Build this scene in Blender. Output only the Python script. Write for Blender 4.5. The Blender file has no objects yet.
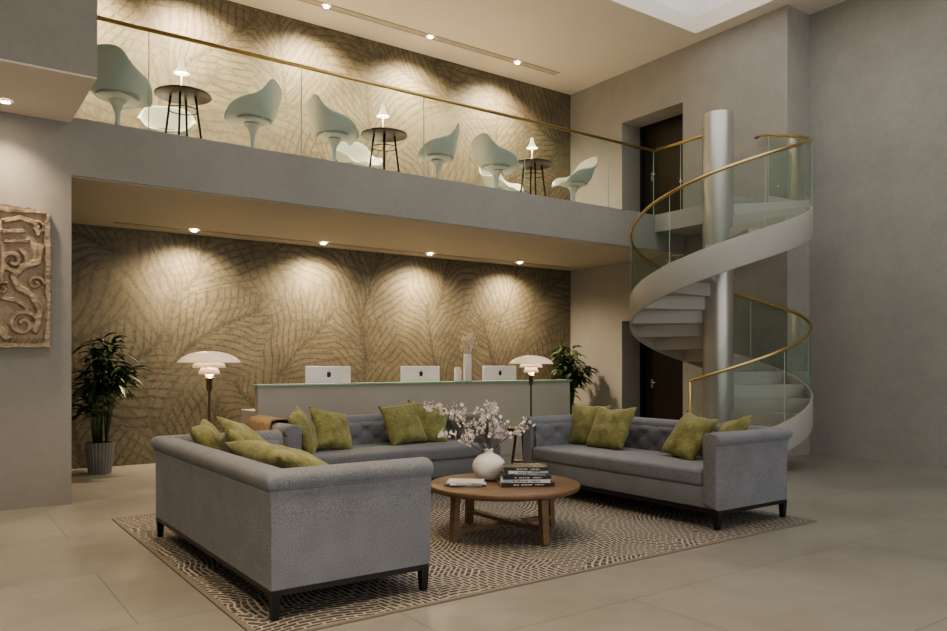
import bpy, bmesh, math, random
from math import sin, cos, pi, radians, sqrt
from mathutils import Vector, Matrix, noise
random.seed(7)
scene = bpy.context.scene
COL = scene.collection

# ---------------------------------------------------------------- node helpers
class NT:
    def __init__(s, name):
        s.mat = bpy.data.materials.new(name); s.mat.use_nodes = True
        s.t = s.mat.node_tree; s.n = s.t.nodes; s.l = s.t.links
        s.b = s.n['Principled BSDF']; s.out = s.n['Material Output']
    def node(s, ty, **kw):
        x = s.n.new(ty)
        for k, v in kw.items(): setattr(x, k, v)
        return x
    def put(s, sock, v):
        if v is None: return
        if isinstance(v, bpy.types.NodeSocket): s.l.new(v, sock)
        else: sock.default_value = v
    def m(s, op, a, b=None, c=None, clamp=False):
        x = s.node('ShaderNodeMath', operation=op, use_clamp=clamp)
        s.put(x.inputs[0], a); s.put(x.inputs[1], b); s.put(x.inputs[2], c)
        return x.outputs[0]
    def mix(s, f, a, b):
        x = s.node('ShaderNodeMix', data_type='RGBA')
        s.put(x.inputs[0], f); s.put(x.inputs[6], a); s.put(x.inputs[7], b)
        return x.outputs[2]
    def coord(s, which='Object'):
        return s.node('ShaderNodeTexCoord').outputs[which]
    def noise(s, vec, scale, detail=3, rough=.5, out=0):
        x = s.node('ShaderNodeTexNoise')
        s.put(x.inputs['Vector'], vec); x.inputs['Scale'].default_value = scale
        x.inputs['Detail'].default_value = detail; x.inputs['Roughness'].default_value = rough
        return x.outputs[out]
    def mapr(s, v, a, b, c=0., d=1., smooth=False):
        x = s.node('ShaderNodeMapRange', interpolation_type='SMOOTHSTEP' if smooth else 'LINEAR')
        s.put(x.inputs[0], v)
        for i, q in enumerate((a, b, c, d)): x.inputs[i+1].default_value = q
        return x.outputs[0]
    def bump(s, h, strength=.3, dist=.01):
        x = s.node('ShaderNodeBump'); s.put(x.inputs['Height'], h)
        x.inputs['Strength'].default_value = strength; x.inputs['Distance'].default_value = dist
        s.l.new(x.outputs[0], s.b.inputs['Normal'])
    def mapping(s, vec, scale=(1,1,1), rot=(0,0,0), loc=(0,0,0)):
        x = s.node('ShaderNodeMapping'); s.put(x.inputs[0], vec)
        x.inputs['Location'].default_value = loc
        x.inputs['Rotation'].default_value = rot; x.inputs['Scale'].default_value = scale
        return x.outputs[0]

def c4(c): return (c[0], c[1], c[2], 1)

def simple(name, col, rough=.5, metal=0., var=.08, vscale=8., bump=0., bscale=200., emit=None, estr=0.):
    t = NT(name); co = t.coord()
    n = t.noise(co, vscale, 4, .6)
    a = c4([x*(1-var) for x in col]); b = c4([min(1, x*(1+var)) for x in col])
    t.l.new(t.mix(t.mapr(n, .3, .7), a, b), t.b.inputs['Base Color'])
    t.b.inputs['Roughness'].default_value = rough; t.b.inputs['Metallic'].default_value = metal
    if bump: t.bump(t.noise(co, bscale, 2), bump, .004)
    if emit:
        t.b.inputs['Emission Color'].default_value = c4(emit); t.b.inputs['Emission Strength'].default_value = estr
    return t.mat

def plaster(name, col, var=.07, rough=.75):
    t = NT(name); co = t.coord()
    n1 = t.noise(co, 1.3, 6, .65); n2 = t.noise(co, 14, 4, .6)
    v = t.m('ADD', t.m('MULTIPLY', n1, .7), t.m('MULTIPLY', n2, .3))
    t.l.new(t.mix(t.mapr(v, .35, .65), c4([x*(1-var) for x in col]), c4([x*(1+var) for x in col])), t.b.inputs['Base Color'])
    t.b.inputs['Roughness'].default_value = rough
    t.bump(n2, .12, .01)
    return t.mat

M = {}
M['wall'] = plaster('plaster_grey', (.315,.303,.28))
M['wall_r'] = plaster('plaster_right', (.36,.35,.325), .09)
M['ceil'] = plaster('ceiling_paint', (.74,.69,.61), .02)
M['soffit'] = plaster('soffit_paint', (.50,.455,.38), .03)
M['white'] = plaster('white_paint', (.80,.79,.76), .02, .5)
M['stair'] = plaster('stair_white', (.43,.418,.39), .02, .45)
M['column'] = simple('column_metal', (.52,.51,.49), .34, .65, .03, 3)
M['brass'] = simple('brass', (.60,.46,.22), .28, 1., .05)
M['bronze'] = simple('lamp_stand_bronze', (.22,.18,.13), .35, .8, .05)
M['black'] = simple('black_metal', (.012,.011,.011), .4, 0., .1)
M['steel'] = simple('steel', (.65,.65,.65), .25, 1.)
M['door'] = simple('door_dark_wood', (.020,.014,.011), .35, 0, .3, 6)
M['emit'] = simple('downlight_emitter', (1,.9,.7), .5, emit=(1,.82,.58), estr=80)
M['slot'] = simple('slot_recess', (.48,.43,.36), .6)
M['slotedge'] = simple('slot_edge', (.22,.19,.15), .6)
M['ceramic'] = simple('white_ceramic', (.80,.78,.74), .35, 0, .03)
M['desk'] = plaster('desk_plaster', (.42,.40,.36), .04, .55)
M['comp'] = simple('computer_aluminium', (.82,.82,.81), .35, .1, .02)
M['screen'] = simple('screen_black', (.01,.01,.012), .1)
M['pot'] = simple('pot_grey', (.20,.20,.20), .6)
M['soil'] = simple('soil', (.03,.02,.012), .9, 0, .4, 30)
M['bark'] = simple('bark', (.09,.055,.035), .8)
M['shell'] = simple('chair_shell', (.54,.585,.56), .3, 0, .03)
M['chairbase'] = simple('chair_base', (.62,.63,.59), .35, 0, .03)
M['pad'] = simple('chair_pad', (.34,.38,.36), .85, 0, .06, 40)
M['tabletop'] = simple('dark_table', (.03,.017,.011), .35)
M['blossom'] = simple('blossom_petal', (.82,.76,.73), .6, 0, .10, 40)
M['pampas'] = simple('pampas', (.78,.68,.54), .9, 0, .15, 60)
M['pages'] = simple('book_pages', (.75,.73,.68), .7, 0, .06, 120)
M['bkblack'] = simple('book_black', (.02,.02,.022), .4)
M['bkwhite'] = simple('book_white', (.68,.67,.64), .4)
M['bkgrey'] = simple('book_grey', (.20,.20,.20), .45)
M['throw'] = simple('throw_beige', (.25,.19,.12), .9, 0, .2, 30, .4, 250)
M['frame'] = simple('window_frame', (.05,.05,.05), .4)

def fabric():
    t = NT('sofa_fabric'); co = t.coord()
    n = t.noise(co, 190, 3, .75); n2 = t.noise(co, 5, 3)
    v = t.m('ADD', t.m('MULTIPLY', n, .88), t.m('MULTIPLY', n2, .12))
    t.l.new(t.mix(t.mapr(v, .37, .63), (.115,.120,.134,1), (.280,.290,.320,1)), t.b.inputs['Base Color'])
    t.b.inputs['Roughness'].default_value = .92
    t.b.inputs['Sheen Weight'].default_value = .1
    t.bump(n, .3, .003)
    return t.mat
M['fabric'] = fabric()
def velvet():
    t = NT('cushion_olive'); co = t.coord()
    n = t.noise(co, 9, 5, .65); n2 = t.noise(co, 45, 3)
    v = t.m('ADD', t.m('MULTIPLY', n, .7), t.m('MULTIPLY', n2, .3))
    t.l.new(t.mix(t.mapr(v, .35, .65), (.140,.136,.045,1), (.32,.305,.118,1)), t.b.inputs['Base Color'])
    t.b.inputs['Roughness'].default_value = .8
    t.b.inputs['Sheen Weight'].default_value = .2
    t.bump(n2, .5, .01)
    return t.mat
M['olive'] = velvet()
def leafm():
    t = NT('leaf_green'); co = t.coord()
    n = t.noise(co, 6, 3)
    t.l.new(t.mix(n, (.015,.040,.014,1), (.065,.12,.04,1)), t.b.inputs['Base Color'])
    t.b.inputs['Roughness'].default_value = .38
    return t.mat
M['leaf'] = leafm()
def wood(name, a, b, scale=(1.5,18,18)):
    t = NT(name); co = t.mapping(t.coord(), scale)
    n = t.noise(co, 1.6, 6, .6)
    w = t.m('ADD', t.m('MULTIPLY', t.m('SINE', t.m('MULTIPLY', n, 38)), .25), .5)
    t.l.new(t.mix(t.m('ADD', t.m('MULTIPLY', w, .5), t.m('MULTIPLY', n, .5)), c4(a), c4(b)), t.b.inputs['Base Color'])
    t.b.inputs['Roughness'].default_value = .38
    t.bump(w, .06, .003)
    return t.mat
M['wood'] = wood('coffee_wood', (.085,.05,.028), (.25,.16,.088))
M['walnut'] = wood('walnut', (.07,.035,.018), (.17,.09,.045))

def floorm():
    t = NT('floor_stone'); co = t.coord()
    n1 = t.noise(co, .8, 5, .55); n2 = t.noise(co, 6, 4, .5)
    v = t.m('ADD', t.m('MULTIPLY', n1, .75), t.m('MULTIPLY', n2, .25))
    base = t.mix(t.mapr(v, .34, .66), (.235,.223,.197,1), (.325,.311,.278,1))
    br = t.node('ShaderNodeTexBrick'); br.offset = .5
    t.l.new(t.mapping(co, (1,1,1), (0,0,0), (.3,.55,.0)), br.inputs['Vector'])
    br.inputs['Scale'].default_value = 1
    br.inputs['Brick Width'].default_value = 2.4; br.inputs['Row Height'].default_value = 1.2
    br.inputs['Mortar Size'].default_value = .005; br.inputs['Mortar Smooth'].default_value = .2
    br.inputs['Color1'].default_value = (.96,.96,.96,1); br.inputs['Color2'].default_value = (1,1,1,1)
    br.inputs['Mortar'].default_value = (.62,.62,.62,1)
    x = t.node('ShaderNodeMix', data_type='RGBA', blend_type='MULTIPLY'); x.inputs[0].default_value = 1
    t.l.new(base, x.inputs[6]); t.l.new(br.outputs['Color'], x.inputs[7])
    t.l.new(x.outputs[2], t.b.inputs['Base Color'])
    t.l.new(t.mapr(n1, .3, .7, .29, .35), t.b.inputs['Roughness'])
    return t.mat
M['floor'] = floorm()

def wallpaper():
    t = NT('wallpaper_fronds'); co = t.coord()
    sx = t.node('ShaderNodeSeparateXYZ'); t.l.new(co, sx.inputs[0])
    cb = t.node('ShaderNodeCombineXYZ'); t.l.new(sx.outputs[0], cb.inputs[0]); t.l.new(sx.outputs[2], cb.inputs[1])
    base = cb.outputs[0]
    nz = t.node('ShaderNodeTexNoise'); t.l.new(base, nz.inputs['Vector']); nz.inputs['Scale'].default_value = 1.1
    sub = t.node('ShaderNodeVectorMath', operation='SUBTRACT'); t.l.new(nz.outputs['Color'], sub.inputs[0]); sub.inputs[1].default_value = (.5,.5,.5)
    sc = t.node('ShaderNodeVectorMath', operation='SCALE'); t.l.new(sub.outputs[0], sc.inputs[0]); sc.inputs['Scale'].default_value = .40
    ad = t.node('ShaderNodeVectorMath', operation='ADD'); t.l.new(base, ad.inputs[0]); t.l.new(sc.outputs[0], ad.inputs[1])
    def layer(scale, off, F):
        mp = t.mapping(ad.outputs[0], (scale, scale, 1), (0,0,0), (off, off*.7, 0))
        vo = t.node('ShaderNodeTexVoronoi', voronoi_dimensions='2D'); t.l.new(mp, vo.inputs['Vector']); vo.inputs['Scale'].default_value = 1
        vo.inputs['Randomness'].default_value = .8
        lo = t.node('ShaderNodeVectorMath', operation='SUBTRACT'); t.l.new(mp, lo.inputs[0]); t.l.new(vo.outputs['Position'], lo.inputs[1])
        cs = t.node('ShaderNodeSeparateColor'); t.l.new(vo.outputs['Color'], cs.inputs[0])
        rot = t.node('ShaderNodeVectorRotate', rotation_type='Z_AXIS'); t.l.new(lo.outputs[0], rot.inputs['Vector'])
        t.l.new(t.m('MULTIPLY_ADD', cs.outputs[0], 2.6, -1.3), rot.inputs['Angle'])
        s2 = t.node('ShaderNodeSeparateXYZ'); t.l.new(rot.outputs[0], s2.inputs[0])
        ax = t.m('ABSOLUTE', s2.outputs[0])
        y = s2.outputs[1]
        curved = t.m('SUBTRACT', y, t.m('MULTIPLY', t.m('POWER', ax, .75), .95))
        fr = t.m('FRACT', t.m('MULTIPLY', curved, F))
        tri = t.m('ABSOLUTE', t.m('SUBTRACT', fr, .5))
        line = t.mapr(tri, .04, .25, 1, 0, True)
        rib = t.mapr(ax, .012, .04, 1, 0, True)
        fade = t.mapr(vo.outputs['Distance'], .45, .75, 1, .25, True)
        return t.m('MULTIPLY', t.m('MAXIMUM', line, rib), fade)
    L1 = layer(.75, 3.1, 9.5); L2 = layer(.64, 11.7, 7.5)
    pat = t.m('MAXIMUM', L1, t.m('MULTIPLY', L2, .65))
    fine = t.noise(t.mapping(base, (60, 8, 1)), 1.5, 4, .7)
    fine2 = t.noise(t.mapping(base, (8, 60, 1)), 1.5, 4, .7)
    big = t.noise(base, 2.2, 5, .65)
    f = t.m('MULTIPLY', t.m('ADD', fine, fine2), .5)
    pm = t.m('MULTIPLY', pat, t.mapr(t.noise(base, 22, 4, .8), .34, .57))
    c = t.mix(t.mapr(big, .3, .7), (.150,.132,.092,1), (.265,.236,.168,1))
    c = t.mix(t.m('MULTIPLY', pm, .80), c, (.050,.043,.030,1))
    c = t.mix(t.mapr(f, .42, .6, 0, .5), c, (.083,.073,.052,1))
    t.l.new(c, t.b.inputs['Base Color']); t.b.inputs['Roughness'].default_value = .6
    t.bump(f, .3, .004)
    return t.mat
M['paper'] = wallpaper()

def rugm():
    t = NT('rug_pattern'); co = t.coord()
    nz = t.node('ShaderNodeTexNoise'); t.l.new(co, nz.inputs['Vector']); nz.inputs['Scale'].default_value = 1.1
    sub = t.node('ShaderNodeVectorMath', operation='SUBTRACT'); t.l.new(nz.outputs['Color'], sub.inputs[0]); sub.inputs[1].default_value = (.5,.5,.5)
    sc = t.node('ShaderNodeVectorMath', operation='SCALE'); t.l.new(sub.outputs[0], sc.inputs[0]); sc.inputs['Scale'].default_value = .4
    ad = t.node('ShaderNodeVectorMath', operation='ADD'); t.l.new(co, ad.inputs[0]); t.l.new(sc.outputs[0], ad.inputs[1])
    vo = t.node('ShaderNodeTexVoronoi', voronoi_dimensions='2D'); t.l.new(ad.outputs[0], vo.inputs['Vector']); vo.inputs['Scale'].default_value = 3.2
    cs = t.node('ShaderNodeSeparateColor'); t.l.new(vo.outputs['Color'], cs.inputs[0])
    rot = t.node('ShaderNodeVectorRotate', rotation_type='Z_AXIS'); t.l.new(ad.outputs[0], rot.inputs['Vector'])
    t.l.new(t.m('MULTIPLY', t.m('ROUND', t.m('MULTIPLY', cs.outputs[0], 3)), pi/4), rot.inputs['Angle'])
    br = t.node('ShaderNodeTexBrick'); br.offset = .5; t.l.new(rot.outputs[0], br.inputs['Vector'])
    br.inputs['Scale'].default_value = 1; br.inputs['Brick Width'].default_value = .095; br.inputs['Row Height'].default_value = .037
    br.inputs['Mortar Size'].default_value = .0070; br.inputs['Mortar Smooth'].default_value = .2
    br.inputs['Color1'].default_value = (1,1,1,1); br.inputs['Color2'].default_value = (1,1,1,1); br.inputs['Mortar'].default_value = (0,0,0,1)
    n = t.noise(co, 120, 3, .7)
    n3 = t.noise(co, 3, 3, .5)
    f = t.m('MULTIPLY', br.outputs['Color'], t.mapr(n3, .2, .45, .75, 1))
    light = t.mix(n, (.31,.28,.24,1), (.44,.40,.35,1))
    dark = t.mix(n, (.042,.038,.034,1), (.094,.084,.075,1))
    t.l.new(t.mix(f, light, dark), t.b.inputs['Base Color']); t.b.inputs['Roughness'].default_value = .95
    t.bump(n, .5, .004)
    return t.mat
M['rug'] = rugm()
M['rugedge'] = simple('rug_edge', (.20,.175,.145), .95, 0, .1, 60)

def stone():
    t = NT('relief_stone'); co = t.coord()
    n = t.noise(co, 7, 6, .7)
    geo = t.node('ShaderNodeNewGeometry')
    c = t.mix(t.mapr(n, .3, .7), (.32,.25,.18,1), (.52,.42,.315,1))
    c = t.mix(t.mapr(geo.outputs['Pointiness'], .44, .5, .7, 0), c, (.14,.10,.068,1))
    t.l.new(c, t.b.inputs['Base Color']); t.b.inputs['Roughness'].default_value = .85
    t.bump(t.noise(co, 60, 4), .6, .008)
    return t.mat
M['stone'] = stone()

def glass(name, tint):
    t = NT(name); t.n.remove(t.b)
    tr = t.node('ShaderNodeBsdfTransparent'); tr.inputs[0].default_value = c4(tint)
    g = t.node('ShaderNodeBsdfGlossy'); g.inputs['Roughness'].default_value = .02; g.inputs['Color'].default_value = (.9,1,.95,1)
    lw = t.node('ShaderNodeLayerWeight'); lw.inputs[0].default_value = .2
    f = t.m('ADD', t.m('MULTIPLY', lw.outputs['Fresnel'], .30), .004)
    mx = t.node('ShaderNodeMixShader'); t.l.new(f, mx.inputs[0]); t.l.new(tr.outputs[0], mx.inputs[1]); t.l.new(g.outputs[0], mx.inputs[2])
    t.l.new(mx.outputs[0], t.out.inputs[0])
    return t.mat
M['glass'] = glass('railing_glass', (.87,.925,.90))
M['glassedge'] = simple('glass_edge', (.36,.48,.42), .2, 0, .02)
M['greenglass'] = simple('counter_green_glass', (.15,.34,.20), .08, 0, .05, emit=(.2,.55,.28), estr=.05)  # edge glow put into the glass material as faint emission
def opal():
    t = NT('opal_shade')
    t.b.inputs['Base Color'].default_value = (.74,.66,.54,1); t.b.inputs['Roughness'].default_value = .35
    n = t.noise(t.coord(), 3, 2)
    t.b.inputs['Emission Color'].default_value = (1,.72,.45,1)
    t.l.new(t.mapr(n, .2, .8, .18, .26), t.b.inputs['Emission Strength'])
    return t.mat
M['opal'] = opal()
M['glow'] = simple('glowing_diffuser', (1,.9,.75), .5, emit=(1,.74,.42), estr=1.6)
M['glowsoft'] = simple('lamp_shade_glow', (.9,.85,.75), .5, emit=(1,.80,.55), estr=.8)

# ---------------------------------------------------------------- mesh helpers
def empty(name, loc=(0,0,0), rz=0.):
    e = bpy.data.objects.new(name, None); e.location = loc; e.rotation_euler = (0,0,rz)
    e.empty_display_size = .1; COL.objects.link(e); return e

def obj(name, verts, faces, mat, parent=None, smooth=False, bevel=0., seg=2, loc=None, rot=None, subs=0, angle=40, solid=0.):
    me = bpy.data.meshes.new(name); me.from_pydata([tuple(v) for v in verts], [], faces); me.validate(); me.update()
    bm = bmesh.new(); bm.from_mesh(me); bmesh.ops.recalc_face_normals(bm, faces=bm.faces); bm.to_mesh(me); bm.free()
    mats = mat if isinstance(mat, list) else [mat]
    for x in mats: me.materials.append(M[x])
    if smooth:
        for p in me.polygons: p.use_smooth = True
    o = bpy.data.objects.new(name, me); COL.objects.link(o)
    if parent: o.parent = parent
    if loc: o.location = loc
    if rot: o.rotation_euler = rot
    if solid:
        md = o.modifiers.new('solid', 'SOLIDIFY'); md.thickness = solid; md.offset = 0
    if bevel:
        md = o.modifiers.new('bevel', 'BEVEL'); md.width = bevel; md.segments = seg; md.limit_method = 'ANGLE'; md.angle_limit = radians(angle)
    if subs:
        md = o.modifiers.new('sub', 'SUBSURF'); md.levels = subs; md.render_levels = subs
    return o

def boxv(a, b):
    x0,y0,z0 = a; x1,y1,z1 = b
    v = [(x0,y0,z0),(x1,y0,z0),(x1,y1,z0),(x0,y1,z0),(x0,y0,z1),(x1,y0,z1),(x1,y1,z1),(x0,y1,z1)]
    f = [(0,3,2,1),(4,5,6,7),(0,1,5,4),(1,2,6,5),(2,3,7,6),(3,0,4,7)]
    return v, f
def box(name, a, b, mat, parent=None, bevel=0., **k):
    v, f = boxv(a, b); return obj(name, v, f, mat, parent, bevel=bevel, smooth=bevel > .008, **k)

class MB:
    def __init__(s): s.v = []; s.f = []
    def add(s, v, f):
        o = len(s.v); s.v += [tuple(x) for x in v]; s.f += [tuple(i+o for i in q) for q in f]
    def box(s, a, b): s.add(*boxv(a, b))
    def obj(s, name, mat, parent=None, **k): return obj(name, s.v, s.f, mat, parent, **k)

def lathe(prof, n=32, center=(0,0), cap=False):
    v = []; f = []; m = len(prof)
    for i in range(n):
        a = 2*pi*i/n
        for r, z in prof: v.append((center[0]+r*cos(a), center[1]+r*sin(a), z))
    for i in range(n):
        j = (i+1) % n
        for k in range(m-1): f.append((i*m+k, j*m+k, j*m+k+1, i*m+k+1))
    return v, f

def tube(pts, r, n=8, r2=None):
    pts = [Vector(p) for p in pts]; v = []; f = []
    up = Vector((0,0,1)); prev = None
    for i, p in enumerate(pts):
        t = (pts[min(i+1, len(pts)-1)] - pts[max(i-1, 0)]).normalized()
        if prev is None:
            a = t.cross(up)
            if a.length < .05: a = t.cross(Vector((1,0,0)))
        else: a = prev - t*prev.dot(t)
        a.normalize(); prev = a; b = t.cross(a)
        rr = r if r2 is None else r + (r2-r)*i/(len(pts)-1)
        for k in range(n):
            q = 2*pi*k/n; v.append(p + a*cos(q)*rr + b*sin(q)*rr)
    for i in range(len(pts)-1):
        for k in range(n):
            f.append((i*n+k, i*n+(k+1) % n, (i+1)*n+(k+1) % n, (i+1)*n+k))
    f.append(tuple(range(n))); f.append(tuple((len(pts)-1)*n+k for k in range(n)))
    return v, f

def blob(c, r, sz=1.):
    v = []; f = []; n = 6
    v.append((c[0], c[1], c[2]+r*sz)); 
    for k, ph in enumerate((.33, .67)):
        for i in range(n):
            a = 2*pi*i/n + k*.5
            v.append((c[0]+r*sin(pi*ph)*cos(a), c[1]+r*sin(pi*ph)*sin(a), c[2]+r*cos(pi*ph)*sz))
    v.append((c[0], c[1], c[2]-r*sz))
    for i in range(n):
        j = (i+1) % n
        f += [(0, 1+i, 1+j), (1+i, 7+i, 7+j, 1+j), (7+i, 13, 7+j)]
    return v, f

def light(name, ty, loc, energy, color, parent=None, rot=(0,0,0), **k):
    l = bpy.data.lights.new(name, ty); l.energy = energy; l.color = color
    for a, b in k.items(): setattr(l, a, b)
    o = bpy.data.objects.new(name, l); o.location = loc; o.rotation_euler = rot; COL.objects.link(o)
    if parent: o.parent = parent
    return o

# ---------------------------------------------------------------- room shell
XR, XD, YS, YB, YM = 10.76, 10.19, 6.40, 11.0, 8.26
XL, ZM0, ZM, ZC = 1.15, 3.17, 3.73, 6.57
X0, Y0 = -4.0, -3.0
box('floor', (X0-.2, Y0-.2, -.2), (XR+.2, YB+.2, 0), 'floor')
box('wall_back', (XL, YB, 0), (XR+.2, YB+.2, ZC+.2), 'paper')
box('wall_right', (XR, Y0, 0), (XR+.2, YB, ZC+.2), 'wall_r')
w = MB()
w.box((XD, YS, 0), (XR, 8.29, ZC)); w.box((XD, 9.65, 0), (XR, YB, ZC))
w.box((XD, 8.29, 2.12), (XR, 9.65, ZM)); w.box((XD, 8.29, 5.68), (XR, 9.65, ZC))
w.obj('wall_doors', 'wall_r')
box('wall_left_front', (X0, YM, 0), (XL, YB+.2, ZC+.2), 'wall')
box('wall_upper_box', (X0, 6.87, 3.69), (XL-.004, YM, ZC), ['wall'])
box('trim_soffit', (X0, 6.875, 3.672), (XL-.009, YM-.002, 3.6895), 'ceil')
box('wall_left', (X0-.2, Y0, 0), (X0, YB, ZC+.2), 'wall')
box('mezzanine_slab', (XL, YM, ZM0), (XD, YB, ZM), 'wall')
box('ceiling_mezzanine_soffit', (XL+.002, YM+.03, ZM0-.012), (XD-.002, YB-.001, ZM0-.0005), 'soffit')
SX0, SX1, SY0, SY1 = 3.4, 9.90, 1.2, 7.80
w = MB(); T = .25
w.box((X0, SY1, ZC), (XR, YB, ZC+T)); w.box((X0, Y0, ZC), (XR, SY0, ZC+T))
w.box((X0, SY0, ZC), (SX0, SY1, ZC+T)); w.box((SX1, SY0, ZC), (XR, SY1, ZC+T))
w.obj('ceiling', 'ceil')
w = MB()
w.box((SX0-.1, SY1, ZC+T), (SX1+.1, SY1+.1, ZC+1.0)); w.box((SX0-.1, SY0-.1, ZC+T), (SX1+.1, SY0, ZC+1.0))
w.box((SX0-.1, SY0, ZC+T), (SX0, SY1, ZC+1.0)); w.box((SX1, SY0, ZC+T), (SX1+.1, SY1, ZC+1.0))
w.obj('trim_skylight_well', 'white')
w = MB()
for i in range(5):
    x = SX0 + (SX1-SX0)*i/4
    w.box((x-.03, SY0, ZC+.94), (x+.03, SY1, ZC+1.0))
w.obj('window_skylight', 'frame')
w = MB()
w.box((X0, Y0-.2, 0), (XR+.2, Y0, .3)); w.box((X0, Y0-.2, 4.4), (XR+.2, Y0, ZC+.2))
w.obj('wall_front', 'wall')
w = MB()
for i in range(8):
    x = X0 + (XR-X0)*i/7
    w.box((x-.04, Y0-.15, .3), (x+.04, Y0-.05, 4.4))
w.box((X0, Y0-.14, .3), (XR, Y0-.06, .38)); w.box((X0, Y0-.14, 4.32), (XR, Y0-.06, 4.4))
w.obj('fill_window', 'frame')  # added glazing behind the camera, opened to let fill daylight in

def door(name, z0, z1):
    e = empty(name, (10.69, 8.97, z0))
    h = z1 - z0
    box('leaf', (0, -.60, .01), (.045, .60, h-.05), 'door', e, .003)
    f = MB(); f.box((-.03,-.68,0),(.06,-.60,h-.001)); f.box((-.03,.60,0),(.06,.675,h-.001)); f.box((-.03,-.60,h-.05),(.06,.60,h-.001))
    f.obj('frame', 'black', e)
    box('plate', (-.02,.38,.92),(-.001,.43,1.08),'steel',e,.002)
    v, fc = tube([(-.02,.405,1.02),(-.06,.405,1.02),(-.065,.39,1.02),(-.065,.28,1.02)], .01)
    obj('handle', v, fc, 'steel', e, True)
door('door_1', 0.0, 2.12)
door('door_2', ZM, 5.68)

def slot(name, x0, x1, y, z, w=.07):
    e = empty(name)
    m_ = MB(); m_.box((x0, y-w, z-.006), (x1, y-w+.010, z)); m_.box((x0, y+w-.010, z-.006), (x1, y+w, z))
    m_.obj('edges', 'slotedge', e)
    box('recess', (x0, y-w+.010, z-.003), (x1, y+w-.010, z-.0005), 'slot', e)
slot('trim_1', 1.3, 9.25, 10.33, ZC-.0005)
slot('trim_2', 1.96, 9.75, 10.62, ZM0-.0125, .035)
def downlight(x, y, z, e_, size=88, tilt=12, r=.036, soft=.05):
    p = empty('downlight', (x, y, z))
    v, f = lathe([(.0,-.014),(r*.6,-.013),(r,-.010)], 20); obj('lens', v, f, 'emit', p)
    v, f = lathe([(r+.002,-.010),(r+.004,-.016),(r+.015,-.016),(r+.018,-.001)], 24); obj('ring', v, f, 'white', p, True)
    l = light('lamp', 'SPOT', (0, 0, -.03), e_, (1,.79,.54), p, (radians(tilt), 0, 0), spot_size=radians(size), spot_blend=1, shadow_soft_size=soft)
for x in (1.6, 3.0, 4.76, 6.55, 8.33): downlight(x, 10.33, ZC-.007, 530, 134, 14, soft=.08)
for x in (2.95, 4.83, 6.7, 8.58): downlight(x, 10.58, ZM0-.019, 265, 152, 0, soft=.08)
for x in (-1.4, .58): downlight(x, 7.9, 3.672, 70, 110, 6)
for x in (-1.5, 1.5): 
    for y in (-1., 2.0, 4.5): downlight(x, y, ZC, 330, 90, 0)  # added ceiling spots out of view, extra fill for the hall

# ---------------------------------------------------------------- mezzanine railing
e = empty('mezzanine_railing')
xs = [XL+.005, 1.86, 3.51, 5.16, 6.81, 8.46, 9.475]
g = MB()
for a, b in zip(xs[:-1], xs[1:]):
    g.add([(a+.006,YM+.03,ZM-.0),(b-.006,YM+.03,ZM-.0),(b-.006,YM+.03,4.74),(a+.006,YM+.03,4.74)], [(0,1,2,3)])
ys = [YM+.03, 7.75, 7.0]
for a, b in zip(ys[:-1], ys[1:]):
    g.add([(9.475,a-.006,ZM),(9.475,b+.006,ZM),(9.475,b+.006,4.74),(9.475,a-.006,4.74)], [(0,1,2,3)])
g.obj('glass', 'glass', e)
g = MB()
for x in xs[1:]: 
    g.box((x-.004, YM+.025, ZM), (x+.004, YM+.035, 4.74))
g.box((9.471, 7.746, ZM), (9.479, 7.754, 4.74)); g.box((9.471, 6.996, ZM), (9.479, 7.004, 4.74))
g.obj('glass_edges', 'glassedge', e)
v1 = MB(); v1.add(*tube([(XL+.005,YM+.03,4.76),(9.475,YM+.03,4.76)], .022, 10)); v1.add(*tube([(9.475,YM+.05,4.76),(9.475,6.98,4.76)], .022, 10))
v1.obj('handrail', 'brass', e, smooth=True)

# ---------------------------------------------------------------- spiral stair
CX, CY, R = 8.92, 6.65, 1.20
A0, A1 = -163.6, 360.0
NS = 21; RISE = ZM/NS; DA = (A1-A0)/NS
st = empty('spiral_staircase', (CX, CY, 0))
v, f = lathe([(.0,0.001),(.205,.001),(.205,4.80),(.0,4.81)], 48)
obj('column', v, f, 'column', st, True, bevel=.004, angle=60)
s = MB()
for i in range(NS-1):
    z1 = (i+1)*RISE; z0 = max(.002, z1-RISE-.035)
    a = radians(A0+DA*i-1.0); b = radians(A0+DA*(i+1)+1.0)
    n = 5; vv = []
    for k in range(n+1):
        t = a+(b-a)*k/n
        for r in (.19, R-.03):
            for z in (z0, z1): vv.append((r*cos(t), r*sin(t), z))
    ff = []
    for k in range(n):
        o = k*4; p = o+4
        ff += [(o,p,p+2,o+2),(o+1,o+3,p+3,p+1),(o+2,p+2,p+3,o+3),(o,o+1,p+1,p)]
    ff += [(0,2,3,1),(n*4,n*4+1,n*4+3,n*4+2)]
    s.add(vv, ff)
s.obj('treads', 'stair', st)
def hz(a): return (a-A0)/(A1-A0)*(ZM-RISE)+RISE*.6 + RISE*.4*(a-A0)/(A1-A0)
N = 150
vv = []; ff = []
for k in range(N+1):
    a = A0+(A1-A0)*k/N; t = radians(a); h = hz(a)
    top = h+.10; bot = max(.003, h-.28)
    for r, z in ((R-.03,bot),(R,bot),(R,top),(R-.03,top)): vv.append((r*cos(t), r*sin(t), z))
for k in range(N):
    o = k*4; p = o+4
    for q in range(4): ff.append((o+q, o+(q+1)%4, p+(q+1)%4, p+q))
ff += [(0,1,2,3),(N*4,N*4+1,N*4+2,N*4+3)]
obj('stringer', vv, ff, 'stair', st, True, bevel=.004)
g = MB(); r = R-.015
panels = 9
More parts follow.
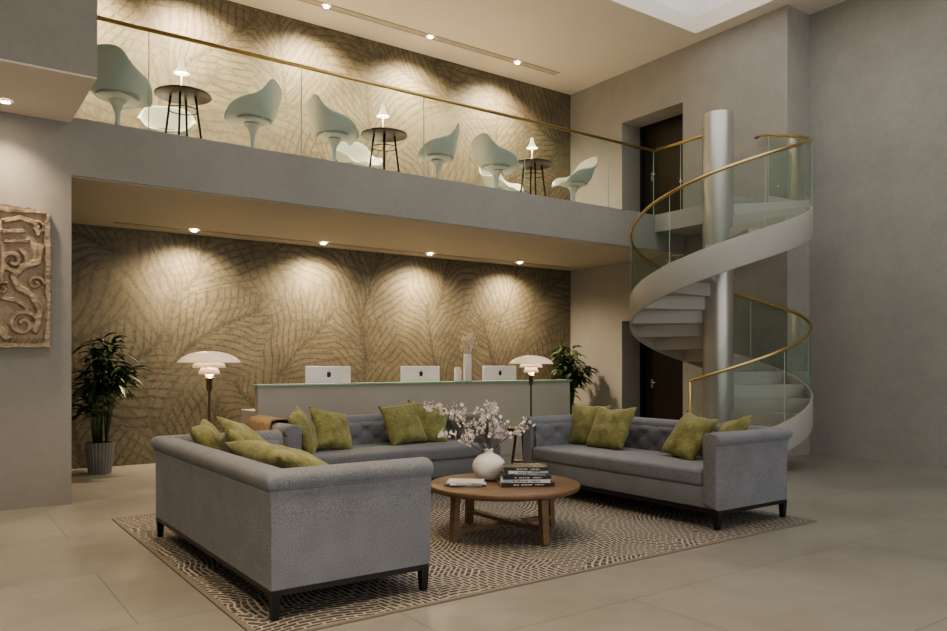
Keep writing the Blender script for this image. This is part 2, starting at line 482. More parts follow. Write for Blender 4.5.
for pn in range(panels):
    a0 = A0+4+(A1-A0-4)*pn/panels+.3; a1 = A0+4+(A1-A0-4)*(pn+1)/panels-.3
    vv = []; ff = []; n = 16
    for k in range(n+1):
        a = a0+(a1-a0)*k/n; t = radians(a)
        vv += [(r*cos(t), r*sin(t), hz(a)+.10), (r*cos(t), r*sin(t), hz(a)+.985)]
    for k in range(n): ff.append((2*k,2*k+2,2*k+3,2*k+1))
    g.add(vv, ff)
g.obj('glass', 'glass', st, smooth=True)
g = MB()
for pn in range(panels+1):
    a = A0+4+(A1-A0-4)*pn/panels; t = radians(a)
    g.add(*tube([(r*cos(t), r*sin(t), hz(a)+.10), (r*cos(t), r*sin(t), hz(a)+.985)], .005, 6))
g.obj('glass_edges', 'glassedge', st)
pts = []
for k in range(N+1):
    a = A0+4+(A1-A0-4)*k/N; t = radians(a); pts.append((r*cos(t), r*sin(t), hz(a)+1.0))
v, f = tube(pts + [(r, .02, hz(A1)+1.0), (r, .22, hz(A1)+1.0)], .021, 10)
obj('handrail', v, f, 'brass', st, True)
a = radians(A0+4)
v, f = tube([(r*cos(a), r*sin(a), .003), (r*cos(a), r*sin(a), hz(A0+4)+1.0)], .014, 8)
obj('newel', v, f, 'brass', st, True)
lp = [(9.475,YM),(10.186,YM),(10.186,6.66),(10.12,6.65),(9.10,6.65),(9.09,6.76),(9.30,6.95),(9.475,7.0)]
vv = [(x-CX,y-CY,3.45) for x,y in lp]+[(x-CX,y-CY,ZM) for x,y in lp]; n = len(lp)
ff = [tuple(range(n)), tuple(range(n,2*n))]+[(i,(i+1)%n,n+(i+1)%n,n+i) for i in range(n)]
obj('landing', vv, ff, 'stair', st)

# ---------------------------------------------------------------- sofas
SL, SD, SH = 2.45, .97, .775
def tuft(w_, h_, nx, nz, amp=.022):
    GX, GZ = int(nx*12), int(nz*12); vv = []; ff = []; 
    for j in range(GZ+1):
        for i in range(GX+1):
            s_ = i/GX; t_ = j/GZ
            a = s_*nx+t_*nz; b = s_*nx-t_*nz
            sa_, sb_ = abs(sin(pi*a)), abs(sin(pi*b))
            p = .5*(sa_*sb_)**.4 + .5*min(1, (sa_*sa_+sb_*sb_)*1.1)
            edge = min(1, min(t_, 1-t_)*8)
            vv.append((s_*w_, -(amp*p+.012)*edge, t_*h_))
    for j in range(GZ):
        for i in range(GX):
            o = j*(GX+1)+i; ff.append((o,o+1,o+GX+2,o+GX+1))
    return vv, ff
def sofa(loc, rz):
    e = empty('sofa', loc, rz)
    L, D = SL, SD
    lg = MB()
    for x in (.028, L-.028):
        for y in (.028, D-.028):
            vv = [(x-.018,y-.018,0),(x+.018,y-.018,0),(x+.018,y+.018,0),(x-.018,y+.018,0),
                  (x-.026,y-.026,.14),(x+.026,y-.026,.14),(x+.026,y+.026,.14),(x-.026,y+.026,.14)]
            lg.add(vv, boxv((0,0,0),(1,1,1))[1])
    lg.box((.004,.004,.125),(L-.004,.04,.158)); lg.box((.004,D-.04,.125),(L-.004,D-.004,.158))
    lg.box((.004,.04,.125),(.04,D-.04,.158)); lg.box((L-.04,.04,.125),(L-.004,D-.04,.158))
    lg.obj('legs', 'black', e)
    box('base', (.03,.005,.16),(L-.03,D-.03,.34),'fabric',e,.012)
    prof = [(0,.158),(0,.30),(0,.45),(-.002,.56),(-.006,.635),(-.014,.670),(-.004,.680),(-.020,.690),(-.034,.715),(-.034,.745),(-.014,.768),(.022,.780),(.07,.782),(.11,.774),(.138,.750),(.147,.715),(.143,.66),(.14,.5),(.14,.2)]
    vv = []; ff = []; P = len(prof); st_ = []
    na, nb = 6, 12
    for k in range(na+1): st_.append(lambda o,t=k/na: (o, t*(D-o)))
    for k in range(1, nb+1): st_.append(lambda o,t=k/nb: (o+t*(L-2*o), D-o))
    for k in range(1, na+1): st_.append(lambda o,t=k/na: (L-o, (1-t)*(D-o)))
    for fn in st_:
        for o, z in prof:
            x, y = fn(o); vv.append((x, y, z))
    for k in range(len(st_)-1):
        for i in range(P-1): ff.append((k*P+i, k*P+i+1, (k+1)*P+i+1, (k+1)*P+i))
    for k, sgn in ((0, 0), (len(st_)-1, 1)):
        base = len(vv); cxx, czz = .07, .45
        for o, z in prof:
            o2 = cxx+(o-cxx)*.88; z2 = czz+(z-czz)*.97
            vv.append((o2 if sgn == 0 else L-o2, -.014, z2))
        for i in range(P-1): ff.append((k*P+i, k*P+i+1, base+i+1, base+i))
        ff.append((k*P+P-1, k*P, base, base+P-1))
        ff.append(tuple(base+i for i in range(P)))
    obj('shell', vv, ff, 'fabric', e, True, bevel=.018, seg=3, angle=50)
    pp = MB()
    pp.add(*tube([(-.006,-.012,.681),(-.006,D+.006,.681),(L+.006,D+.006,.681),(L+.006,-.012,.681)], .006, 6))
    pp.obj('piping', 'fabric', e, smooth=True)
    v, f = tuft(L-.28, .30, 8, 1.5)
    obj('tufted_back', v, f, 'fabric', e, True, loc=(.14, D-.142, .42))
    v, f = tuft(D-.20, .30, 2.5, 1.5, .017)
    obj('tufted_arm_l', v, f, 'fabric', e, True, loc=(.142, .03, .42), rot=(0,0,radians(90)))
    obj('tufted_arm_r', v, f, 'fabric', e, True, loc=(L-.142, D-.17, .42), rot=(0,0,radians(-90)))
    box('seat_cushion', (.148,-.012,.335),(L-.148,D-.19,.475),'fabric',e,.035,seg=4)
    return e
RZ = .012
sa = sofa((2.43, 3.84, RZ), radians(90))
sb = sofa((2.68, 6.66, RZ), 0)
sc_ = sofa((5.16, 6.30, RZ), radians(-90))

def pillow(loc, rot, w_=.48, h_=.48, th=.17, mat='olive', name='cushion', seed=0):
    n = 18; vv = []; ff = []
    for side in (1, -1):
        for j in range(n+1):
            for i in range(n+1):
                u = -1+2*i/n; v = -1+2*j/n
                x = .5*w_*u*(.90+.10*v*v); y = .5*h_*v*(.90+.10*u*u)
                z = side*.5*th*(max(0,(1-u**2))*max(0,(1-v**2)))**.42
                nn = noise.noise(Vector((u*1.7+seed*3.1, v*1.7, side*2+seed)))
                z *= 1+.3*nn
                x += .02*noise.noise(Vector((v*2, seed, 5))); y += .02*noise.noise(Vector((u*2, seed, 9)))
                vv.append((x, y, z))
    K = (n+1)**2
    for sd in (0, 1):
        for j in range(n):
            for i in range(n):
                o = sd*K+j*(n+1)+i; ff.append((o,o+1,o+n+2,o+n+1))
    me = bpy.data.meshes.new(name); me.from_pydata(vv, [], ff)
    bm = bmesh.new(); bm.from_mesh(me); bmesh.ops.remove_doubles(bm, verts=bm.verts, dist=.0008); bmesh.ops.recalc_face_normals(bm, faces=bm.faces); bm.to_mesh(me); bm.free()
    for p in me.polygons: p.use_smooth = True
    me.materials.append(M[mat])
    o = bpy.data.objects.new(name, me); COL.objects.link(o); o.location = loc
    o.rotation_euler = rot
    return o
def lean(loc, face, tilt=68, roll=0, **k):
    R_ = Matrix.Rotation(radians(face+90), 4, 'Z') @ Matrix.Rotation(radians(tilt), 4, 'X') @ Matrix.Rotation(radians(roll), 4, 'Z')
    return pillow(loc, R_.to_euler(), **k)
# sofa A (seat faces +X)
lean((1.80,5.92,.70), -30, 58, 4, seed=1)
lean((1.84,5.40,.69), 0, 52, -10, seed=2)
lean((1.97,5.64,.76), -20, 40, 25, seed=3, w_=.44)
lean((1.86,4.64,.72), 0, 24, 2, seed=4, w_=.88, h_=.52, th=.21)
# sofa B (faces -Y)
lean((3.03,7.08,.69), -40, 62, 12, seed=5, w_=.46)
lean((3.36,7.16,.68), -75, 56, -14, seed=6, w_=.46)
lean((4.22,7.20,.70), -92, 66, 6, seed=7)
lean((4.56,7.24,.70), -100, 68, -8, seed=8)
# sofa C (faces -X)
lean((5.80,6.0,.69), 195, 68, 0, seed=9)
lean((5.74,5.60,.69), 180, 62, 3, seed=10, w_=.54)
lean((5.74,4.60,.68), 170, 56, -8, seed=11)
lean((5.78,4.22,.67), 150, 56, 15, seed=12, w_=.44)
def throw():
    vv = []; ff = []; ny = 14
    prof = [(-.048,.52),(-.050,.60),(-.052,.70),(-.050,.76),(-.028,.80),(.03,.812),(.08,.814),(.13,.806),(.165,.775),(.178,.72),(.195,.64),(.20,.56)]
    for j in range(ny+1):
        y = .30+.60*j/ny
        for i, (o, z) in enumerate(prof):
            q = .016*noise.noise(Vector((i*.5, j*.6, 3)))
            vv.append((2.68+o-q, 6.66+y+.03*noise.noise(Vector((i*.3,1,1))), z+RZ+max(-.004,q)))
    P = len(prof)
    for j in range(ny):
        for i in range(P-1): ff.append((j*P+i, j*P+i+1, (j+1)*P+i+1, (j+1)*P+i))
    obj('throw_blanket', vv, ff, 'throw', None, True, solid=.014)
throw()

# ---------------------------------------------------------------- rug
e = empty('rug', (0,0,0))
box('pile', (1.34,3.64,.001),(6.18,7.23,.010),'rug',e)
r_ = MB(); r_.box((1.32,3.62,.0),(6.20,3.65,.0108)); r_.box((1.32,7.22,.0),(6.20,7.25,.0108)); r_.box((1.32,3.65,.0),(1.35,7.22,.0108)); r_.box((6.17,3.65,.0),(6.20,7.22,.0108))
r_.obj('border', 'rugedge', e)

# ---------------------------------------------------------------- coffee table
e = empty('coffee_table', (3.73,4.79,RZ))
v, f = lathe([(.0,.350),(.565,.350),(.59,.362),(.595,.375),(.595,.392),(.588,.40),(.0,.401)], 72)
obj('top', v, f, 'wood', e, True, bevel=.003, angle=50)
lg = MB()
for k in range(4):
    a = k*pi/2; c, s_ = cos(a), sin(a)
    def P_(x, y, z): return (x*c-y*s_, x*s_+y*c, z)
    q = [(.44,-.035),(.49,-.035),(.49,.035),(.44,.035)]
    q2 = [(.46,-.03),(.51,-.03),(.51,.03),(.46,.03)]
    lg.add([P_(x,y,0) for x,y in q2]+[P_(x,y,.349) for x,y in q], boxv((0,0,0),(1,1,1))[1])
lg.obj('legs', 'wood', e, bevel=.004)
lg = MB(); lg.box((-.47,-.035,.06),(.47,.035,.09)); lg.box((-.035,-.47,.0905),(.035,.47,.12)); lg.box((-.45,-.03,.325),(.45,.03,.349)); lg.box((-.03,-.45,.324),(.03,.45,.348))
lg.obj('stretchers', 'wood', e, bevel=.003)
TZ = RZ+.402

VX, VY = 3.71, 4.97
e = empty('blossom_vase', (VX,VY,TZ))
prof = [(0,.0),(.06,.0),(.095,.025),(.128,.075),(.135,.115),(.122,.16),(.085,.195),(.045,.212),(.034,.222),(.034,.24),(.042,.248),(.036,.25),(.028,.24),(.028,.20),(0,.19)]
v, f = lathe(prof, 40); obj('vase', v, f, 'ceramic', e, True)
br = MB(); bl = MB()
rnd = random.Random(5)
def flower(c):
    r0 = rnd.uniform(.009,.017)
    nrm = Vector((rnd.uniform(-1,1), rnd.uniform(-1,1), rnd.uniform(-.3,1))).normalized()
    a = nrm.orthogonal().normalized(); b = nrm.cross(a); c = Vector(c)
    for k in range(5):
        q = 2*pi*k/5; d1 = a*cos(q)+b*sin(q); d2 = a*-sin(q)+b*cos(q)
        vv = [c, c+d1*r0*.6+d2*r0*.45+nrm*r0*.25, c+d1*r0*1.2+nrm*r0*.5, c+d1*r0*.6-d2*r0*.45+nrm*r0*.25]
        bl.add(vv, [(0,1,2,3)])
def branch(p, d, ln, r, depth):
    pts = [p.copy()]; n = 7; q = p.copy(); dd = d.copy()
    for k in range(n):
        dd = (dd+Vector((rnd.uniform(-.2,.2), rnd.uniform(-.2,.2), rnd.uniform(-.12,.08)))).normalized()
        q = q+dd*ln/n; pts.append(q.copy())
        if depth < 2 and k >= 2 and rnd.random() < (.65 if depth == 0 else .25):
            nd = (dd+Vector((rnd.uniform(-.9,.9), rnd.uniform(-.9,.9), rnd.uniform(-.3,.4)))).normalized()
            branch(q.copy(), nd, ln*.42, r*.6, depth+1)
        if k >= (3 if depth == 0 else 1):
            for _ in range(2):
                flower(q+Vector((rnd.gauss(0,.015), rnd.gauss(0,.015), rnd.gauss(0,.015))))
    br.add(*tube(pts, r, 5, r*.4))
rt = Vector((.813,-.582,0)); vw = Vector((.582,.813,0))
for lx, dy, z, ln in ((-.85,.1,.85,.46),(-.45,-.2,1,.42),(-.12,.2,1,.36),(.2,-.1,.8,.32),(.6,.1,.6,.31),(-.95,-.1,.5,.33),(.3,.3,.4,.27),(-.65,.2,1.0,.46),(.05,.3,1,.30)):
    branch(Vector((0,0,.20)), (rt*lx+vw*dy+Vector((0,0,z))).normalized(), ln, .004, 0)
br.obj('branches', 'bark', e, smooth=True); bl.obj('blossoms', 'blossom', e)

def book(parent, x, y, z, w_, d_, h, rz, cover):
    R2 = Matrix.Rotation(rz, 4, 'Z'); off = Vector((x,y,z))
    def tr(vs): return [tuple(R2 @ Vector(q)+off) for q in vs]
    c = MB(); t_ = .003
    for a, b in (((-w_/2,-d_/2,0),(w_/2,d_/2,t_)),((-w_/2,-d_/2,h-t_),(w_/2,d_/2,h)),((-w_/2,-d_/2,t_),(-w_/2+t_,d_/2,h-t_))):
        v, f = boxv(a, b); c.add(tr(v), f)
    c.obj('cover', cover, parent)
    v, f = boxv((-w_/2+t_,-d_/2+.004,t_),(w_/2-.005,d_/2-.004,h-t_)); obj('pages', tr(v), f, 'pages', parent)
    lt = MB(); q = -d_*.30
    col = 'bkwhite' if cover != 'bkwhite' else 'bkblack'
    k = 0
    while q < d_*.25:
        wd = .008+.007*((k*7) % 3); 
        if k % 5 != 4:
            v, f = boxv((-w_/2-.0006, q, h*.36), (-w_/2-.0001, q+wd, h*.64)); lt.add(tr(v), f)
        q += wd+.005; k += 1
    lt.obj('spine_title', col, parent)
e = empty('book_stack', (3.81,4.63,TZ))
z = 0.001
va = radians(-35.6)
for i, (w_, d_, h, dr, cv) in enumerate(((.41,.28,.028,.10,'bkblack'),(.38,.27,.024,-.05,'bkwhite'),(.37,.26,.026,.06,'bkblack'),(.33,.23,.016,-.10,'bkgrey'),(.31,.23,.020,.16,'bkwhite'),(.34,.24,.026,.0,'bkblack'))):
    book(e, 0, 0, z, d_, w_, h, va+pi/2+dr, cv); z += h+.0008
e = empty('magazines', (3.42,4.88,TZ))
book(e, 0, 0, .001, .22, .29, .010, radians(40), 'bkgrey'); book(e, .0, -.01, .0115, .21, .28, .010, radians(62), 'bkwhite'); book(e, .0, .0, .022, .21, .28, .008, radians(50), 'bkwhite')

e = empty('side_table', (5.46,6.72,.0))
v, f = lathe([(0,.555),(.135,.555),(.15,.565),(.155,.58),(.155,.625),(.15,.635),(0,.636)], 40); obj('top', v, f, 'walnut', e, True, bevel=.003, angle=50)
lg = MB()
for k in range(3):
    a = 2*pi*k/3+.4; lg.add(*tube([(.05*cos(a),.05*sin(a),.556),(.12*cos(a),.12*sin(a),.012)], .014, 8))
lg.add(*lathe([(0,.25),(.095,.25),(.095,.265),(0,.265)], 24))
lg.obj('legs', 'walnut', e, smooth=True)

# ---------------------------------------------------------------- floor lamps
def floor_lamp(x, y, z, e_=9):
    p = empty('floor_lamp', (x,y,z))
    v, f = lathe([(0,.0),(.13,.0),(.135,.008),(.13,.018),(.02,.022),(.012,.04),(.012,1.08),(.018,1.09),(.028,1.11),(.028,1.20),(.05,1.205),(.05,1.215),(0,1.22)], 32)
    obj('stand', v, f, 'bronze', p, True)
    v, f = lathe([(.045,1.455),(.10,1.449),(.17,1.432),(.235,1.400),(.272,1.362),(.277,1.350),(.270,1.350),(.23,1.392),(.165,1.424),(.10,1.440),(.045,1.446)], 48); obj('top_shade', v, f, 'opal', p, True)
    v, f = lathe([(.055,1.375),(.10,1.362),(.138,1.335),(.146,1.305),(.140,1.305),(.130,1.332),(.095,1.354),(.055,1.367)], 40); obj('middle_shade', v, f, 'opal', p, True)
    v, f = lathe([(.05,1.31),(.075,1.298),(.090,1.27),(.094,1.245),(.088,1.245),(.082,1.27),(.070,1.29),(.05,1.302)], 40); obj('lower_shade', v, f, 'opal', p, True)
    v, f = lathe([(.0,1.33),(.030,1.32),(.042,1.29),(.042,1.25),(.03,1.222),(0,1.221)], 24); obj('globe', v, f, 'glow', p, True)
    v, f = lathe([(0,1.475),(.03,1.472),(.048,1.455),(.045,1.44),(.012,1.43),(.012,1.33)], 24); obj('cap', v, f, 'bronze', p, True)
    light('bulb', 'POINT', (0,0,1.39), e_*.5, (1,.72,.42), p, shadow_soft_size=.03)
    light('bulb_low', 'POINT', (.0,-.07,1.27), e_, (1,.72,.42), p, shadow_soft_size=.03)
floor_lamp(2.12, 7.12, .012); floor_lamp(6.12, 7.32, 0.)

# ---------------------------------------------------------------- reception desk
e = empty('reception_desk', (0,0,0))
DX0, DX1, DY0 = 3.24, 8.29, 8.96
box('front_panel', (DX0,DY0,.0),(DX1,DY0+.10,1.08),'desk',e,.004)
box('side_l', (DX0,DY0+.10,.0),(DX0+.06,DY0+.60,.78),'desk',e,.004)
box('side_r', (DX1-.06,DY0+.10,.0),(DX1,DY0+.60,.78),'desk',e,.004)
box('worktop', (DX0+.06,DY0+.10,.74),(DX1-.06,DY0+.60,.779),'desk',e)
box('counter', (DX0-.015,DY0-.03,1.081),(DX1+.02,DY0+.20,1.098),'greenglass',e,.002)
box('counter_top', (DX0+.0,DY0-.020,1.0985),(DX1-.0,DY0+.195,1.103),'desk',e)

def computer(x, y):
    p = empty('desktop_computer', (x,y,.78))
    box('panel', (-.325,-.012,.13),(.325,.012,.54),'comp',p,.01,seg=3)
    box('display', (-.315,.0122,.14),(.315,.0135,.53),'screen',p)
    box('foot', (-.10,-.03,0),(.10,.12,.008),'comp',p,.003)
    vv = [(-.09,-.03,.008),(.09,-.03,.008),(.09,-.02,.008),(-.09,-.02,.008),(-.09,-.03,.28),(.09,-.03,.28),(.09,-.013,.28),(-.09,-.013,.28)]
    obj('stand', vv, boxv((0,0,0),(1,1,1))[1], 'comp', p)
    vv = []; n = 28
    for k in range(n):
        a = 2*pi*k/n; rr = .038*(1-.10*abs(cos(a))**8)*(1-.16*math.exp(-((a-pi/2)/.3)**2))*(1-.10*math.exp(-((a-3*pi/2)/.25)**2))
        if abs((a+pi) % (2*pi)-pi) < .45: rr *= .80
        vv.append((-rr*cos(a)*.92, -.0128, .43+rr*sin(a)))
    ff = [tuple(range(n))]
    vv += [(0,-.0128,.470),(.018,-.0128,.492),(.016,-.0128,.476),(.006,-.0128,.468)]; ff.append((n,n+1,n+2,n+3))
    obj('emblem', vv, ff, 'bkblack', p)
for x in (4.35, 5.78, 7.21): computer(x, 9.38)

e = empty('dried_flower_vase', (6.38,9.06,1.1035))
v, f = lathe([(0,0),(.05,0),(.058,.01),(.060,.30),(.056,.37),(.050,.385),(.042,.382),(.045,.30),(0,.28)], 32); obj('vase', v, f, 'ceramic', e, True)
b1 = MB(); b2 = MB(); rnd = random.Random(3)
for k in range(15):
    a = rnd.uniform(0, 2*pi); s_ = rnd.uniform(.02,.14); h = rnd.uniform(.50,.72)
    tip = Vector((s_*cos(a), s_*sin(a), h))
    p0 = Vector((0,0,.30)); b1.add(*tube([p0, p0.lerp(tip,.5)+Vector((0,0,.02)), tip], .003, 5))
    dr = (tip-p0).normalized()
    for q in range(16):
        c = tip - dr*.15*(q/14)+Vector((rnd.gauss(0,.014),rnd.gauss(0,.014),rnd.gauss(0,.01)))
        b2.add(*blob(c, rnd.uniform(.010,.018), 1.5))
b1.obj('stems', 'pampas', e); b2.obj('plumes', 'pampas', e)
e = empty('counter_jar', (6.21,9.06,1.1035))
v, f = lathe([(0,0),(.045,0),(.052,.01),(.052,.16),(.042,.18),(.042,.20),(0,.202)], 28); obj('jar', v, f, 'ceramic', e, True)

# ---------------------------------------------------------------- plants
def plant(x, y, seed):
    rnd = random.Random(seed)
    p = empty('potted_plant', (x,y,0))
    n = 48; vv = []; ff = []
    zs = [(.0,.125),(.18,.148),(.37,.168),(.385,.165),(.385,.15),(.33,.145)]
    for i in range(n*2):
        a = 2*pi*i/(n*2); k = 1+.025*(1 if i % 4 < 2 else -1)
        for q,(z,r) in enumerate(zs): vv.append((r*(k if q < 3 else 1)*cos(a), r*(k if q < 3 else 1)*sin(a), z))
    for i in range(n*2):
        j = (i+1) % (n*2)
        for q in range(5): ff.append((i*6+q, j*6+q, j*6+q+1, i*6+q+1))
    ff.append(tuple(i*6 for i in range(n*2)))
    obj('pot', vv, ff, 'pot', p)
    v, f = lathe([(0,.335),(.146,.335)], 24); obj('soil', v, f, 'soil', p)
    stem = MB(); lf = MB()
    def leaf(c, d, ln, wd):
        d = d.normalized(); side = d.cross(Vector((0,0,1)))
        if side.length < .1: side = Vector((1,0,0))
        side.normalize(); nrm = side.cross(d)
        vv = []; m_ = 6
        for k in range(m_+1):
            t = k/m_; w_ = wd*(sin(pi*min(1,t*.93+.07)))**.8*.5
            pos = c+d*ln*t+Vector((0,0,-1))*ln*.55*t*t
            if y+pos.y > YB-.03: pos.y = YB-.03-y
            if x+pos.x > XD-.03: pos.x = XD-.03-x
            if x+pos.x < XL+.03: pos.x = XL+.03-x
            vv += [pos-side*w_+nrm*w_*.35, pos, pos+side*w_+nrm*w_*.35]
        ff = []
        for k in range(m_):
            o = k*3; ff += [(o,o+1,o+4,o+3),(o+1,o+2,o+5,o+4)]
        lf.add(vv, ff)
    for k in range(18):
        a = rnd.uniform(0,2*pi); sp = rnd.uniform(.05,.36); H = rnd.uniform(.80,1.62)
        if k < 3: H = 1.66; sp = .14
        if k in (4,5,6,7): a = -.5+.3*k-1.5; sp = .36; H = 1.28
        b = Vector((.07*cos(a),.07*sin(a),.33)); t = Vector((sp*cos(a),sp*sin(a),H))
        mid = b.lerp(t,.5)+Vector((0,0,.08)); mid.x *= .7; mid.y *= .7
        stem.add(*tube([b, b.lerp(mid,.5), mid, mid.lerp(t,.5), t], .009, 6, .004))
        for q in range(15):
            f_ = q/14; c = mid.lerp(t, .25+.75*f_)
            aa = rnd.uniform(0,2*pi); el = rnd.uniform(-.1,.9)
            leaf(c, Vector((cos(aa),sin(aa),el)), rnd.uniform(.22,.36), rnd.uniform(.06,.095))
    stem.obj('stems', 'leaf', p, smooth=True); lf.obj('leaves', 'leaf', p, smooth=True)
plant(1.76, 10.38, 2); plant(9.45, 10.30, 9)

# ---------------------------------------------------------------- mezzanine furniture
def chair(x, y, rz):
    p = empty('tulip_chair', (x,y,ZM+.001), rz)
    prof = [(.27,.44),(.25,.468),(.15,.458),(.03,.442),(-.09,.437),(-.17,.455),(-.22,.505),(-.242,.59),(-.255,.68),(-.268,.765),(-.280,.84),(-.290,.895),(-.296,.925)]
    hw = [.22,.265,.305,.335,.352,.358,.360,.352,.340,.320,.290,.240,.15]
    rs = [.0,.052,.142,.198,.223,.215,.178,.115,.060,.025,.010,.0,-.010]
    fw = [0,-.01,.02,.06,.11,.12,.115,.085,.05,.03,.018,.01,0]
    vv = []; ff = []; nb = 18
    for i,(py,pz) in enumerate(prof):
        for k in range(nb+1):
            b = -1+2*k/nb; q = abs(b)**2.4
            vv.append((hw[i]*b*(1+.10*(1-abs(b))), py+fw[i]*q, pz+rs[i]*q))
    for i in range(len(prof)-1):
        for k in range(nb): o = i*(nb+1)+k; ff.append((o,o+1,o+nb+2,o+nb+1))
    obj('shell', vv, ff, 'shell', p, True, solid=.018, subs=1)
    v, f = lathe([(0,0),(.26,0),(.262,.006),(.20,.014),(.11,.03),(.05,.075),(.03,.14),(.026,.22),(.032,.32),(.06,.39),(.10,.43)], 32)
    obj('pedestal', v, f, 'chairbase', p, True)
    v, f = lathe([(0,.468),(.20,.468),(.225,.48),(.215,.50),(.17,.512),(0,.515)], 28)
    obj('seat_pad', v, f, 'pad', p, True)
def bistro(x, y):
    p = empty('bistro_table', (x,y,ZM+.001))
    v, f = lathe([(0,.725),(.305,.725),(.315,.73),(.315,.745),(.31,.75),(0,.75)], 40); obj('top', v, f, 'tabletop', p, True, bevel=.002, angle=50)
    lg = MB()
    for k in range(4):
        a = pi/4+k*pi/2+.3; lg.add(*tube([(.14*cos(a),.14*sin(a),.725),(.23*cos(a),.23*sin(a),0)], .013, 8))
    lg.add(*lathe([(.165,.56),(.172,.56),(.172,.57),(.165,.57)], 24))
    lg.obj('legs', 'black', p, smooth=True)
def tlamp(x, y):
    p = empty('table_lamp', (x,y,ZM+.752))
    v, f = lathe([(0,0),(.055,0),(.057,.006),(.02,.012),(.009,.02),(.009,.24),(0,.24)], 24); obj('base', v, f, 'chairbase', p, True)
    v, f = lathe([(.014,.40),(.022,.385),(.034,.32),(.062,.265),(.092,.238),(.088,.237),(.058,.258),(.029,.317),(.018,.38),(.011,.395)], 32); obj('shade', v, f, 'glowsoft', p, True)
    v, f = lathe([(0,.275),(.036,.268),(.040,.255),(0,.245)], 20); obj('diffuser', v, f, 'glow', p, True)
    light('bulb', 'POINT', (0,0,.225), 2.5, (1,.76,.48), p, shadow_soft_size=.03)
for i, x in enumerate((2.44, 5.09, 7.73)): bistro(x, 9.2); tlamp(x-.02, 9.2)
for x, y, r in ((1.68,8.90,-50),(3.14,8.85,55),(4.18,8.85,-100),(5.80,8.95,55),(6.78,8.90,-100),(8.40,9.0,80),(2.46,10.0,165),(5.11,10.0,180),(7.75,10.0,195)):
    chair(x, y, radians(r))

# ---------------------------------------------------------------- stone relief
e = empty('stone_relief', (0,0,0))
RX0, RX1, RZ0, RZ1 = -.40, .965, 1.50, 2.80
nx, nz = 200, 190; vv = []; ff = []
def seg(px, pz, ax, az, bx, bz):
    dx, dz = bx-ax, bz-az; t = max(0, min(1, ((px-ax)*dx+(pz-az)*dz)/(dx*dx+dz*dz+1e-9)))
    return sqrt((px-ax-dx*t)**2+(pz-az-dz*t)**2)
strokes = []
def curve(pts, w_): 
    for a, b in zip(pts[:-1], pts[1:]): strokes.append((a[0],a[1],b[0],b[1],w_))
def spiral(cx, cz, r0, turns, sg, w_, ph=0):
    n = int(turns*14); curve([(cx+r0*(1-.8*k/n)*cos(ph+sg*2*pi*turns*k/n), cz+r0*(1-.8*k/n)*sin(ph+sg*2*pi*turns*k/n)) for k in range(n+1)], w_)
spiral(.74,1.72,.13,1.4,1,.022); spiral(.66,2.30,.12,1.5,-1,.022,1.); spiral(.30,1.9,.17,1.6,1,.026,2); spiral(.0,2.4,.18,1.6,-1,.026); spiral(-.2,1.8,.14,1.5,1,.022)
spiral(.84,2.10,.07,1.2,1,.014); spiral(.86,2.62,.06,1.2,-1,.013,2); spiral(.60,1.62,.05,1.1,-1,.012); spiral(.58,2.04,.06,1.2,1,.013,1)
curve([(.84,1.66),(.88,1.85),(.80,2.0),(.70,2.05),(.66,2.15),(.74,2.25),(.86,2.30),(.88,2.45)], .030)
curve([(.60,2.66),(.72,2.70),(.84,2.66),(.86,2.56)], .024); curve([(.58,2.56),(.74,2.58)], .020); curve([(.60,2.47),(.78,2.49)], .016)
curve([(.58,1.95),(.70,1.93),(.78,1.86)], .020); curve([(.30,2.2),(.42,2.35),(.36,2.5),(.20,2.6)], .03); curve([(.1,1.62),(.3,1.6),(.5,1.66)], .025)
curve([(.57,2.12),(.58,2.40),(.50,2.62)], .02); curve([(.52,1.7),(.6,1.6)], .03)
for k in range(7): curve([(.60+.045*k,1.555),(.615+.045*k,1.585)], .010)
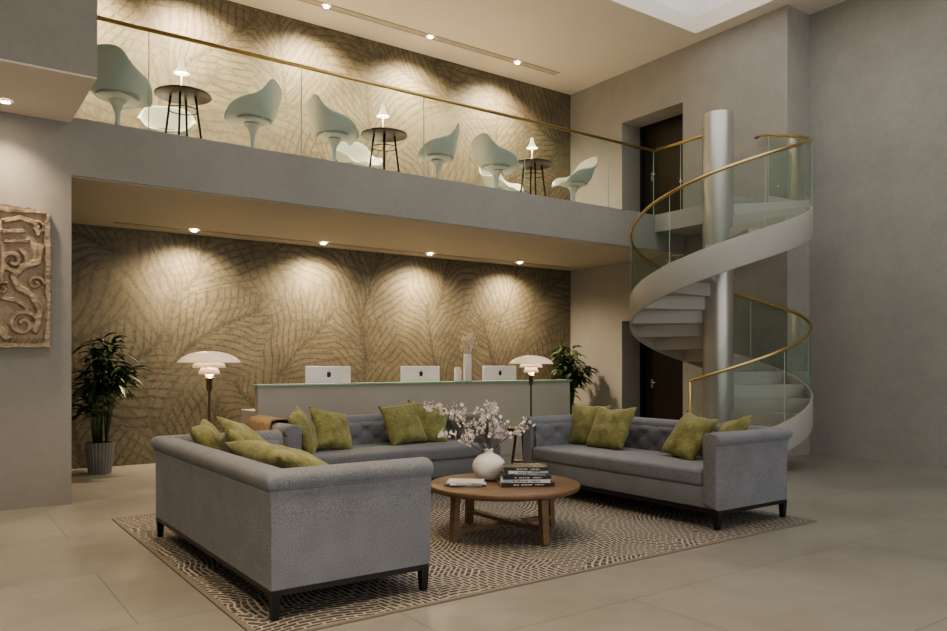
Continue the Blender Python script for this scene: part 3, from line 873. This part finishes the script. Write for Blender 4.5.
for j in range(nz+1):
    for i in range(nx+1):
        x = RX0+(RX1-RX0)*i/nx; z = RZ0+(RZ1-RZ0)*j/nz
        h = 0
        for a_,b_,c_,d_,w_ in strokes:
            if abs(x-(a_+c_)/2) > .12 or abs(z-(b_+d_)/2) > .16: continue
            q = seg(x, z, a_,b_,c_,d_)/w_
            if q < 1.25: h = max(h, min(1, (1.25-q)*2.2))
        bd = min(x-RX0, RX1-x, z-RZ0, RZ1-z)
        if bd < .05+.02*noise.noise(Vector((x*9,7,z*9))): h = .8
        h += .25*noise.noise(Vector((x*9, 5, z*9)))+.12*noise.noise(Vector((x*30, 5, z*30)))
        edge = .022*noise.noise(Vector((x*6,2,z*6)))+.010*noise.noise(Vector((x*22,2,z*22)))
        y = YM-.045-.038*h
        xx = x+(edge if i in (0,nx) else 0); zz = z+(edge if j in (0,nz) else 0)
        vv.append((xx, y, zz))
K = nx+1
for j in range(nz):
    for i in range(nx): o = j*K+i; ff.append((o,o+1,o+K+1,o+K))
ring = [i for i in range(K)]+[j*K+nx for j in range(1,nz+1)]+[nz*K+i for i in range(nx-1,-1,-1)]+[j*K for j in range(nz-1,0,-1)]
b0 = len(vv)
for q in ring: vv.append((vv[q][0], YM-.001, vv[q][2]))
n = len(ring)
for k in range(n): ff.append((ring[k], ring[(k+1)%n], b0+(k+1)%n, b0+k))
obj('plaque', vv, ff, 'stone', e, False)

# ---------------------------------------------------------------- world and daylight portals
wd = bpy.data.worlds.new('world'); scene.world = wd; wd.use_nodes = True
bg = wd.node_tree.nodes['Background']; bg.inputs[0].default_value = (1,.975,.935,1); bg.inputs[1].default_value = 1.15
p = light('skylight_portal', 'AREA', ((SX0+SX1)/2,(SY0+SY1)/2,ZC+.93), 1, (1,1,1), shape='RECTANGLE', size=SX1-SX0, size_y=SY1-SY0)
p.data.cycles.is_portal = True
p = light('fill_window_portal', 'AREA', ((X0+XR)/2, Y0-.02, 2.35), 1, (1,1,1), rot=(radians(90),0,0), shape='RECTANGLE', size=XR-X0, size_y=4.0)
p.data.cycles.is_portal = True

# ---------------------------------------------------------------- camera
cam = bpy.data.cameras.new('camera'); co_ = bpy.data.objects.new('camera', cam); COL.objects.link(co_)
co_.location = (0,0,1.35); co_.rotation_euler = (radians(90),0,radians(-35.6))
cam.sensor_width = 36; cam.lens = 766.6/947*36; cam.shift_y = 48.5/947; cam.clip_start = .05
scene.camera = co_
scene.view_settings.view_transform = 'AgX'
scene.view_settings.look = 'AgX - Medium High Contrast'
scene.view_settings.exposure = 0.62
